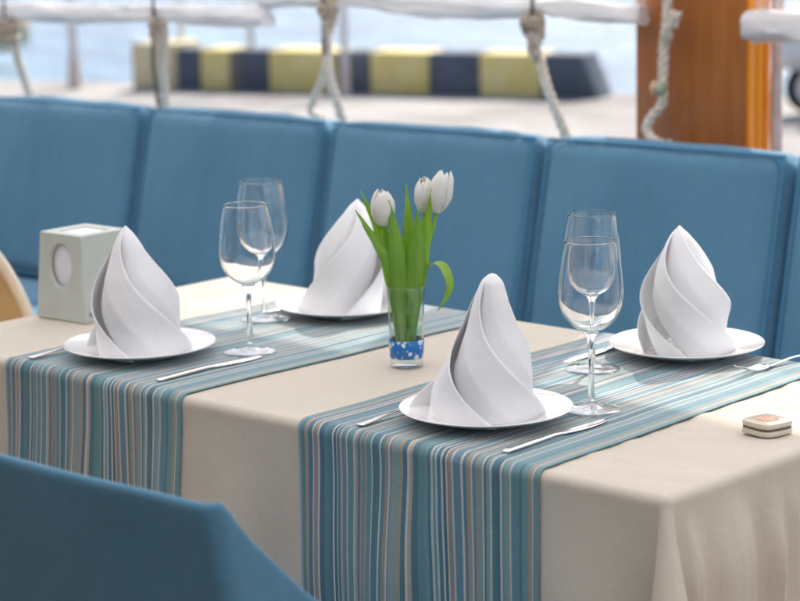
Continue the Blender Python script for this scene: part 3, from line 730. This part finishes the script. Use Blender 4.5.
# ------------------------------------------------------------------ tulip vase
VX,VY=.124,.073
vz=thing('tulip_glass','straight clear tumbler with water and a blue white band holding white tulips','vase',(VX,VY,ZT+.0012))
ro,ri=.0235,.0215
pv=[(0,.0006),(ro-.002,.0),(ro,.002)]+[(ro+(.0280-ro)*(z/.118),z) for z in (.02,.05,.08,.1175)]+[(.0272,.1186)]+[(ri+.0005+(.0265-ri)*(z/.118),z) for z in (.1175,.08,.05,.02,.0105)]+[(ri-.002,.0095),(0,.0095)]
lathe_obj('tumbler',pv,M['vglass'],vz,72,60)
def ri_at(z): return ri+.0005+(.0265-ri)*(z/.118)
lathe_obj('water',[(0,.0101),(ri-.0030,.0101),(ri_at(.012)-.0004,.0112),(ri_at(.062)-.0004,.062),(0,.0618)],M['water_in'],vz,72,60)
mbd=mat('blue_pattern_band',(.02,.18,.55),.35)
vo=nd(mbd,'ShaderNodeTexVoronoi'); vo.inputs['Scale'].default_value=85; nz_=noise_n(mbd,70,coords(mbd),3); av_=nd(mbd,'ShaderNodeVectorMath',operation='MULTIPLY_ADD'); av_.inputs[1].default_value=(.022,.022,.022); lk(mbd,nz_.outputs['Color'],av_.inputs[0]); lk(mbd,coords(mbd),av_.inputs[2]); lk(mbd,av_.outputs[0],vo.inputs['Vector'])
r=vary(mbd,vo.outputs['Distance'],(.72,.80,.88),(.015,.16,.48),.30,.46); 
n2=noise_n(mbd,130,coords(mbd),2)
ro_at=lambda z: ro+(.0280-ro)*(z/.118)
lathe_obj('blue_band',[(ro_at(.013)+.0003,.013),(ro_at(.040)+.0003,.040),(ro_at(.040)+.0008,.0395),(ro_at(.013)+.0008,.0135),(ro_at(.013)+.0003,.013)],mbd,vz,72,60)

# tulips: local frame with u to the photo's right and d away from it
U=Vector((.735,.678,0)); D=Vector((-.678,.735,0))
def q3(u,z,d=0): return U*u+D*d+Vector((0,0,z))
def leafmat(name,c1,c2):
    m=mat(name,c1,.42); v=coords(m); n=noise_n(m,260,coords(m,(1,1,.06)),3); r=vary(m,n.outputs[0],c1,c2,.35,.65); bump_from(m,n.outputs[0],.25,.0006)
    bs(m).inputs['Subsurface Weight'].default_value=0
    nt=m.node_tree; out=nt.nodes['Material Output']; tl=nd(m,'ShaderNodeBsdfTranslucent'); mx=nd(m,'ShaderNodeMixShader'); mx.inputs[0].default_value=.42
    tl.inputs['Color'].default_value=(.42,.68,.05,1)
    lk(m,bs(m).outputs[0],mx.inputs[1]); lk(m,tl.outputs[0],mx.inputs[2]); lk(m,mx.outputs[0],out.inputs['Surface']); return m
ML=leafmat('tulip_leaf',(.30,.52,.05),(.38,.60,.07)); MLd=leafmat('tulip_leaf_deep',(.20,.42,.07),(.29,.50,.08)); MLl=leafmat('tulip_leaf_light',(.30,.48,.06),(.38,.55,.10))
mpt=mat('tulip_petal',(.84,.83,.77),.5); v_=coords(mpt,(1,1,.25)); n_=noise_n(mpt,120,v_,3); vary(mpt,n_.outputs[0],(.87,.86,.80),(.90,.90,.87)); bump_from(mpt,n_.outputs[0],.2,.001)
tl_=nd(mpt,'ShaderNodeBsdfTranslucent'); tl_.inputs['Color'].default_value=(.92,.92,.82,1); mx_=nd(mpt,'ShaderNodeMixShader'); mx_.inputs[0].default_value=.32
lk(mpt,bs(mpt).outputs[0],mx_.inputs[1]); lk(mpt,tl_.outputs[0],mx_.inputs[2]); lk(mpt,mx_.outputs[0],mpt.node_tree.nodes['Material Output'].inputs['Surface'])
def leaf(pts,wmax,m,fold=.35,face=0,peak=.45,twist=0,tipw=1.6):
    """pts local points from base to tip; ribbon with a V fold"""
    c=catmull(pts,9); N=len(c); V=[];F=[];K=8
    for i,p in enumerate(c):
        s=i/(N-1); t=(c[min(i+1,N-1)]-c[max(i-1,0)]).normalized()
        w=wmax*((s/peak)**.5*1 if s<peak else max(0,1-((s-peak)/(1-peak))**tipw)); w=max(w,.0004)
        if s<peak: w=wmax*(.24+.76*smooth01(s/peak))
        a=face+twist*s
        side=(U*cos(a)+D*sin(a)); side=(side-t*side.dot(t)).normalized(); nrm=t.cross(side).normalized()
        for k in range(K+1):
            x=-1+2*k/K
            V.append(p+side*(w*x*cos(fold*.6))+nrm*(fold*w*(abs(x)**1.4))+nrm*(.0006*sin(s*30+x*3)))
    for i in range(N-1):
        for k in range(K): a=i*(K+1)+k; F.append((a,a+1,a+K+2,a+K+1))
    return V,F
def px(u,y,d=0): return q3((u-407)/734,(368-y)/734/.98,d)
def bloom(base,top,wd,parent,openn=.2,seed=0):
    ax=(top-base); Hh=ax.length; az=ax.normalized(); e1=(U-az*U.dot(az)).normalized(); e2=az.cross(e1)
    rnd=random.Random(seed)
    for k in range(6):
        a0=k*pi/3+seed*.7; inner=k%2; V=[];F=[];nn=12;K=10; rs=wd*(.86 if inner else 1.0); hh=Hh*(rnd.uniform(.90,1.0) if inner else rnd.uniform(.93,1.03))
        for i in range(nn+1):
            s=i/nn
            r=rs*(sin(pi*min(1,.06+s*.855))**.6)*(1-.10*s+openn*.3*s**3)
            half=1.15*(sin(pi*min(.97,.12+.84*s**1.15))**.5)
            if i==nn: half*=.75
            for j in range(K+1):
                x=-1+2*j/K; a=a0+half*x
                rr=r*(1-.06*x*x)+.0007*noise.noise(Vector((s*4+seed,x*2,k)))*1.5
                V.append(base+az*(hh*(s-.07*x*x*s**4))+(e1*cos(a)+e2*sin(a))*max(.0015,rr))
        for i in range(nn):
            for j in range(K): q=i*(K+1)+j; F.append((q,q+1,q+K+2,q+K+1))
        new_obj('petal',V,F,mpt,parent,solid=.0007)
def tulip(label,stempts,bb,bt,wd,leaves,seed):
    t=thing('white_tulip',label,'tulip',(VX,VY,ZT+.0012),0,'white tulips in the glass')
    V,F=tube(stempts,lambda s:.0030-.0006*s,10,8); new_obj('stem',V,F,ML,t)
    bloom(bb,bt,wd*1.24,t,.2,seed)
    for pts,w_,m,kw in leaves:
        V,F=leaf(pts,w_*1.28,m,**kw); new_obj('leaf',V,F,m,t,solid=.0008)
    return t
b0=lambda u,d: q3(u,.014,d)
tulip('left white tulip with a narrow leaf bent out to the left',
  [b0(.006,.0),px(404,320,0),px(397,285,0),px(388,250,0),px(384,232,0),px(384.5,218,0)], px(384.5,219,0),px(385.5,181,.002),.0150,
  [([b0(-.004,-.008),px(404,320,-.010),px(403,290,-.012),px(400,255,-.014),px(397,225,-.014),px(391.5,191,-.012)],.0120,MLd,dict(fold=.45,face=.2,peak=.5)),
   ([b0(-.010,.004),px(397,320,.0),px(396,290,-.004),px(392,262,-.01),px(378,235,-.012),px(366,216,-.012),px(356,201,-.010)],.0070,MLd,dict(fold=.5,face=.5,peak=.45)),
   ([b0(-.012,.008),px(396,320,.012),px(392,285,.012),px(386,250,.012),px(376,217,.012),px(361,183,.010)],.0085,ML,dict(fold=.4,face=-.3,peak=.55)),
   ([px(398,290,.004),px(394,270,.004),px(387,245,.004),px(386,225,.004),px(388,212,.004)],.0055,MLl,dict(fold=.4,face=.1,peak=.5))],1)
tulip('middle white tulip, the smaller one beside the tallest bloom',
  [b0(-.004,.004),px(411,320,.004),px(416,285,.008),px(423,250,.012),px(427,222,.014),px(429,206,.014)], px(429.5,208,.014),px(428.5,171,.014),.0125,
  [([b0(.004,.010),px(408,320,.014),px(410,285,.016),px(412,250,.014),px(412,215,.012),px(410,178,.010)],.0080,MLl,dict(fold=.5,face=.2,peak=.6)),
   ([b0(.008,-.008),px(413,320,-.010),px(414,290,-.014),px(418,255,-.015),px(421,228,-.014),px(420.5,200,-.012)],.0125,MLd,dict(fold=.45,face=-.15,peak=.5))],2)
tulip('tallest white tulip leaning to the right',
  [b0(-.002,-.004),px(412,320,-.004),px(420,285,.0),px(431,245,.004),px(438,222,.006),px(441,206,.006)], px(440.5,207,.006),px(451.5,162,.004),.0155,
  [([b0(.010,.000),px(417,320,-.003),px(422,285,-.006),px(427,250,-.008),px(432,220,-.008),px(436.5,180,-.007)],.0085,ML,dict(fold=.45,face=.3,peak=.55)),
   ([b0(.012,.006),px(418,320,.008),px(422,290,.008),px(428,270,.006),px(438,261,.002),px(448,266,-.004),px(453,281,-.010),px(449,296,-.012),px(441,308,-.014)],.0085,MLl,dict(fold=.25,face=1.25,peak=.6,twist=-.5))],3)

# ------------------------------------------------------------------ napkin holder
mh=mat('sage_grey_plastic',(.50,.54,.49),.45); n_=noise_n(mh,30,coords(mh)); vary(mh,n_.outputs[0],(.48,.52,.47),(.53,.57,.52))
nh=thing('napkin_holder','pale sage grey tapered paper napkin holder with an oval opening','napkin holder',(-.558,.036,ZT+.001),radians(2))
W2,D2,Hh=.0585,.0575,.142; tp=.86
V=[];F=[]
def holder():
    bm=bmesh.new()
    def ring(w,d,z): return [bm.verts.new((sx*w,sy*d,z)) for sx,sy in ((-1,-1),(1,-1),(1,1),(-1,1))]
    o0=ring(W2,D2,0); o1=ring(W2*tp,D2*tp,Hh)
    # sides: front face (y=-D2) gets an oval opening
    for i in (1,2,3): j=(i+1)%4; bm.faces.new((o0[i],o0[j],o1[j],o1[i]))
    bm.faces.new(o0[::-1])
    N=40; hole=[]; inn=[]
    for k in range(N):
        a=2*pi*k/N; x=.0275*cos(a); z=.090+.036*sin(a); y=-D2*(1-(1-tp)*z/Hh)
        hole.append(bm.verts.new((x,y,z))); inn.append(bm.verts.new((x*.94,y+.006,z)))
    for k in range(N): j=(k+1)%N; bm.faces.new((hole[k],hole[j],inn[j],inn[k]))
    per=[o0[1],o1[1],o1[0],o0[0]]  # right-bottom, right-top, left-top, left-bottom
    cuts=[N*7//8,N//8,N*3//8,N*5//8]
    for s in range(4):
        a,b=per[s],per[(s+1)%4]; k=cuts[s]; e=cuts[(s+1)%4]
        cnt=(e-k)%N; half=cnt//2
        for q in range(cnt):
            i1=(k+q)%N; i2=(k+q+1)%N
            if q<half: bm.faces.new((a,hole[i2],hole[i1]))
            elif q==half: bm.faces.new((a,b,hole[i2],hole[i1])) if False else (bm.faces.new((a,hole[i2],hole[i1])), bm.faces.new((a,b,hole[i2])))
            else: bm.faces.new((b,hole[i2],hole[i1]))
    # top with a slot
    s1=[bm.verts.new((sx*W2*tp*.62,sy*D2*tp*.62,Hh)) for sx,sy in ((-1,-1),(1,-1),(1,1),(-1,1))]
    s2=[bm.verts.new((sx*W2*tp*.60,sy*D2*tp*.60,Hh-.006)) for sx,sy in ((-1,-1),(1,-1),(1,1),(-1,1))]
    for i in range(4):
        j=(i+1)%4; bm.faces.new((o1[i],o1[j],s1[j],s1[i])); bm.faces.new((s1[i],s1[j],s2[j],s2[i]))
    return bm
o=bm_obj('holder_case',holder(),mh,nh,sharp=25)
md=o.modifiers.new('bev','BEVEL'); md.width=.0012; md.segments=2; md.limit_method='ANGLE'; md.angle_limit=radians(50)
mpp=mat('paper_napkins',(.66,.68,.74),.85); n_=noise_n(mpp,60,coords(mpp,(1,1,12))); vary(mpp,n_.outputs[0],(.74,.75,.80),(.82,.83,.87)); bump_from(mpp,n_.outputs[0],.5,.001)
bm=bmesh.new(); add_box(bm,-.040,.040,-.0435,.038,.012,Hh-.003,.004); bm_obj('paper_napkins',bm,mpp,nh)
bm=bmesh.new(); add_box(bm,.0,.0006,.0,.016,.0,.007); o=bm_obj('maker_mark',bm,mat('grey_blue_print',(.20,.28,.36),.5),nh); o.location=(W2+.0002-.001,-.046,.010)

# ------------------------------------------------------------------ call button
cbt=thing('call_button','small cream rounded table call button with an orange mark on the bare tablecloth','call button',(.755,.063,ZT+.0008),radians(-12))
def puck(w,h,z,r,bev):
    bm=bmesh.new(); N=64; rings=[]
    for ins,dz in ((bev,0),(bev*.3,bev*.3),(0,bev),(0,h-bev),(bev*.3,h-bev*.3),(bev,h)):
        ring=[]
        for k in range(N):
            a=2*pi*k/N; n=4.2; c=abs(cos(a))**(2/n)*(1 if cos(a)>0 else -1); d=abs(sin(a))**(2/n)*(1 if sin(a)>0 else -1)
            ring.append(bm.verts.new(((w-ins)*c,(w-ins)*d,z+dz)))
        rings.append(ring)
    for A,B in zip(rings,rings[1:]):
        for k in range(N): bm.faces.new((A[k],A[(k+1)%N],B[(k+1)%N],B[k]))
    bm.faces.new(rings[-1]); bm.faces.new(rings[0][::-1]); return bm
mcr=mat('ivory_plastic',(.60,.55,.44),.3,Coat_Weight=.3); n_=noise_n(mcr,40,coords(mcr)); vary(mcr,n_.outputs[0],(.56,.51,.40),(.64,.59,.48))
bm_obj('base_half',puck(.0265,.0075,0,.010,.002),mcr,cbt); bm_obj('seam_band',puck(.0257,.0016,.0077,.010,.0003),mat('brown_seam',(.16,.11,.06),.5),cbt); bm_obj('top_half',puck(.0262,.0080,.0095,.010,.003),mcr,cbt)
mk=mat('orange_print',(.62,.30,.12),.5); n_=noise_n(mk,160,coords(mk)); vary(mk,n_.outputs[0],(.60,.26,.10),(.66,.52,.42),.4,.6)
bm_obj('printed_mark',puck(.0125,.0005,.01755,.004,.0001),mk,cbt)

# ------------------------------------------------------------------ chairs
def armchair(loc,rz):
    """front faces +y; back at -y"""
    t=thing('armchair','blue upholstered armchair in the foreground seen from behind, lower left','chair',loc,rz)
    # one slipcovered shell: back with sharp upper corners, sides sweeping down to low arms
    R_=.014; w_=.300; Dp=.43; path=[]
    n1=30
    for i in range(n1): path.append((-w_,Dp-(Dp-R_)*i/n1,Dp-(Dp-R_)*i/n1))
    for i in range(7): a_=pi+ (pi/2)*i/6; path.append((-w_+R_+R_*cos(a_),R_+R_*sin(a_),R_*.0))
    for i in range(1,40): path.append((-w_+R_+(2*w_-2*R_)*i/40,0,-1))
    for i in range(7): a_=-pi/2+(pi/2)*i/6; path.append((w_-R_+R_*cos(a_),R_+R_*sin(a_),0))
    for i in range(1,n1+1): path.append((w_,R_+(Dp-R_)*i/n1,R_+(Dp-R_)*i/n1))
    prof_=[(0,.868),(.020,.842),(.042,.808),(.082,.748),(.13,.70),(.2,.655),(.43,.61)]
    def top(u):
        for (a,b),(c,d) in zip(prof_,prof_[1:]):
            if u<=c: return b+(d-b)*(max(u,a)-a)/(c-a)
        return prof_[-1][1]
    V=[];F=[];K=22
    for (x,y,u) in path:
        tz=.868 if u<=0 else top(u)
        for k in range(K+1):
            q=k/K; q=1-(1-q)**1.3; z=.24+(tz-.24)*q
            lean_=-.10*((z-.29)/.58)*max(0,1-y/.30)
            bow=-.012*sin(pi*(x+w_)/(2*w_))*q if u<0 else .004*sin(q*pi)*(1 if x>0 else -1)
            wr_=.003*noise.noise(Vector((x*7,y*7,z*5))) 
            V.append(Vector((x+(bow if u>=0 else 0),y+lean_+(bow if u<0 else 0)+wr_,z)))
    for i in range(len(path)-1):
        for k in range(K): a=i*(K+1)+k; F.append((a,a+K+1,a+K+2,a+1))
    o=new_obj('back_and_arms',V,F,M['blue_chair'],t); md=o.modifiers.new('th','SOLIDIFY'); md.thickness=.012; md.offset=0; md=o.modifiers.new('b','SUBSURF'); md.levels=1; md.render_levels=1
    for s in (-1,1):
        V,F=tube([(s*(w_-R_*.25),.004-.10*((z-.29)/.58),z) for z in (.26,.45,.65,.80)],.0022,8,8); new_obj('seam',V,F,M['blue_chair'],t)
    V,F=soft_box(.50,.40,.12,.03,.010,16,.001,2); new_obj('seat',[Vector((v.x,v.y+.23,v.z+.33)) for v in V],F,M['blue_chair'],t)
    lm=mat('dark_chair_leg',(.06,.04,.03),.5)
    for sx in (-1,1):
        for yy in (-.0,.38):
            V,F=tube([(sx*.25,yy,0),(sx*.25,yy,.14),(sx*.245,yy,.30)],lambda s:.014+.006*s,12,4); new_obj('leg',V,F,lm,t)
    return t
armchair((.424,-.760,-.010),radians(-1))

def shell_chair(loc,rz):
    t=thing('shell_chair','cream chair with a curved tan lined back at the left end of the table','chair',loc,rz)
    mcream=mat('cream_shell',(.80,.72,.58),.45); n=noise_n(mcream,12,coords(mcream)); vary(mcream,n.outputs[0],(.76,.68,.54),(.84,.76,.62))
    mtan=fabric('tan_cushion',(.46,.30,.13),(.52,.35,.17),4)
    # back: arched rim and lining, chair faces +x
    arch=[(-.02,-.215,.44),(-.05,-.205,.58),(-.075,-.17,.72),(-.085,-.10,.82),(-.09,0,.855),(-.085,.10,.82),(-.075,.17,.72),(-.05,.205,.58),(-.02,.215,.44)]
    V,F=tube(arch,.013,12,8); new_obj('back_rim',V,F,mcream,t)
    c=catmull(arch,8); h=len(c)//2; V=[];F=[];K=12
    for i in range(h+1):
        a=c[i]; b=c[-1-i]
        for k in range(K+1):
            q=k/K; p=a.lerp(b,q); p=p+Vector((-.045*sin(pi*q),0,0)); V.append(p)
    for i in range(h):
        for k in range(K): a=i*(K+1)+k; F.append((a,a+1,a+K+2,a+K+1))
    new_obj('back_lining',V,F,mtan,t,solid=.012)
    V,F=soft_box(.44,.44,.06,.025,.01,14); new_obj('seat',[Vector((v.x+.17,v.y,v.z+.40)) for v in V],F,mtan,t)
    for sx in (0,.34):
        for sy in (-.17,.17):
            V,F=tube([(sx+(.02 if sx else -.02),sy*1.1,0),(sx,sy,.41)],lambda s:.010+.005*s,10,6); new_obj('leg',V,F,mcream,t)
shell_chair((-.99,.110,-.02),0)

# ------------------------------------------------------------------ render settings
scn.render.engine='CYCLES'
cy=scn.cycles; cy.max_bounces=14; cy.transmission_bounces=12; cy.transparent_max_bounces=16; cy.glossy_bounces=6; cy.diffuse_bounces=4; cy.caustics_refractive=True; cy.blur_glossy=1.0; cy.caustics_reflective=False
vs=scn.view_settings; vs.view_transform='Standard'; vs.look='None'; vs.exposure=1.2; vs.gamma=1; vs.use_curve_mapping=False
scn.render.resolution_x=1024; scn.render.resolution_y=769
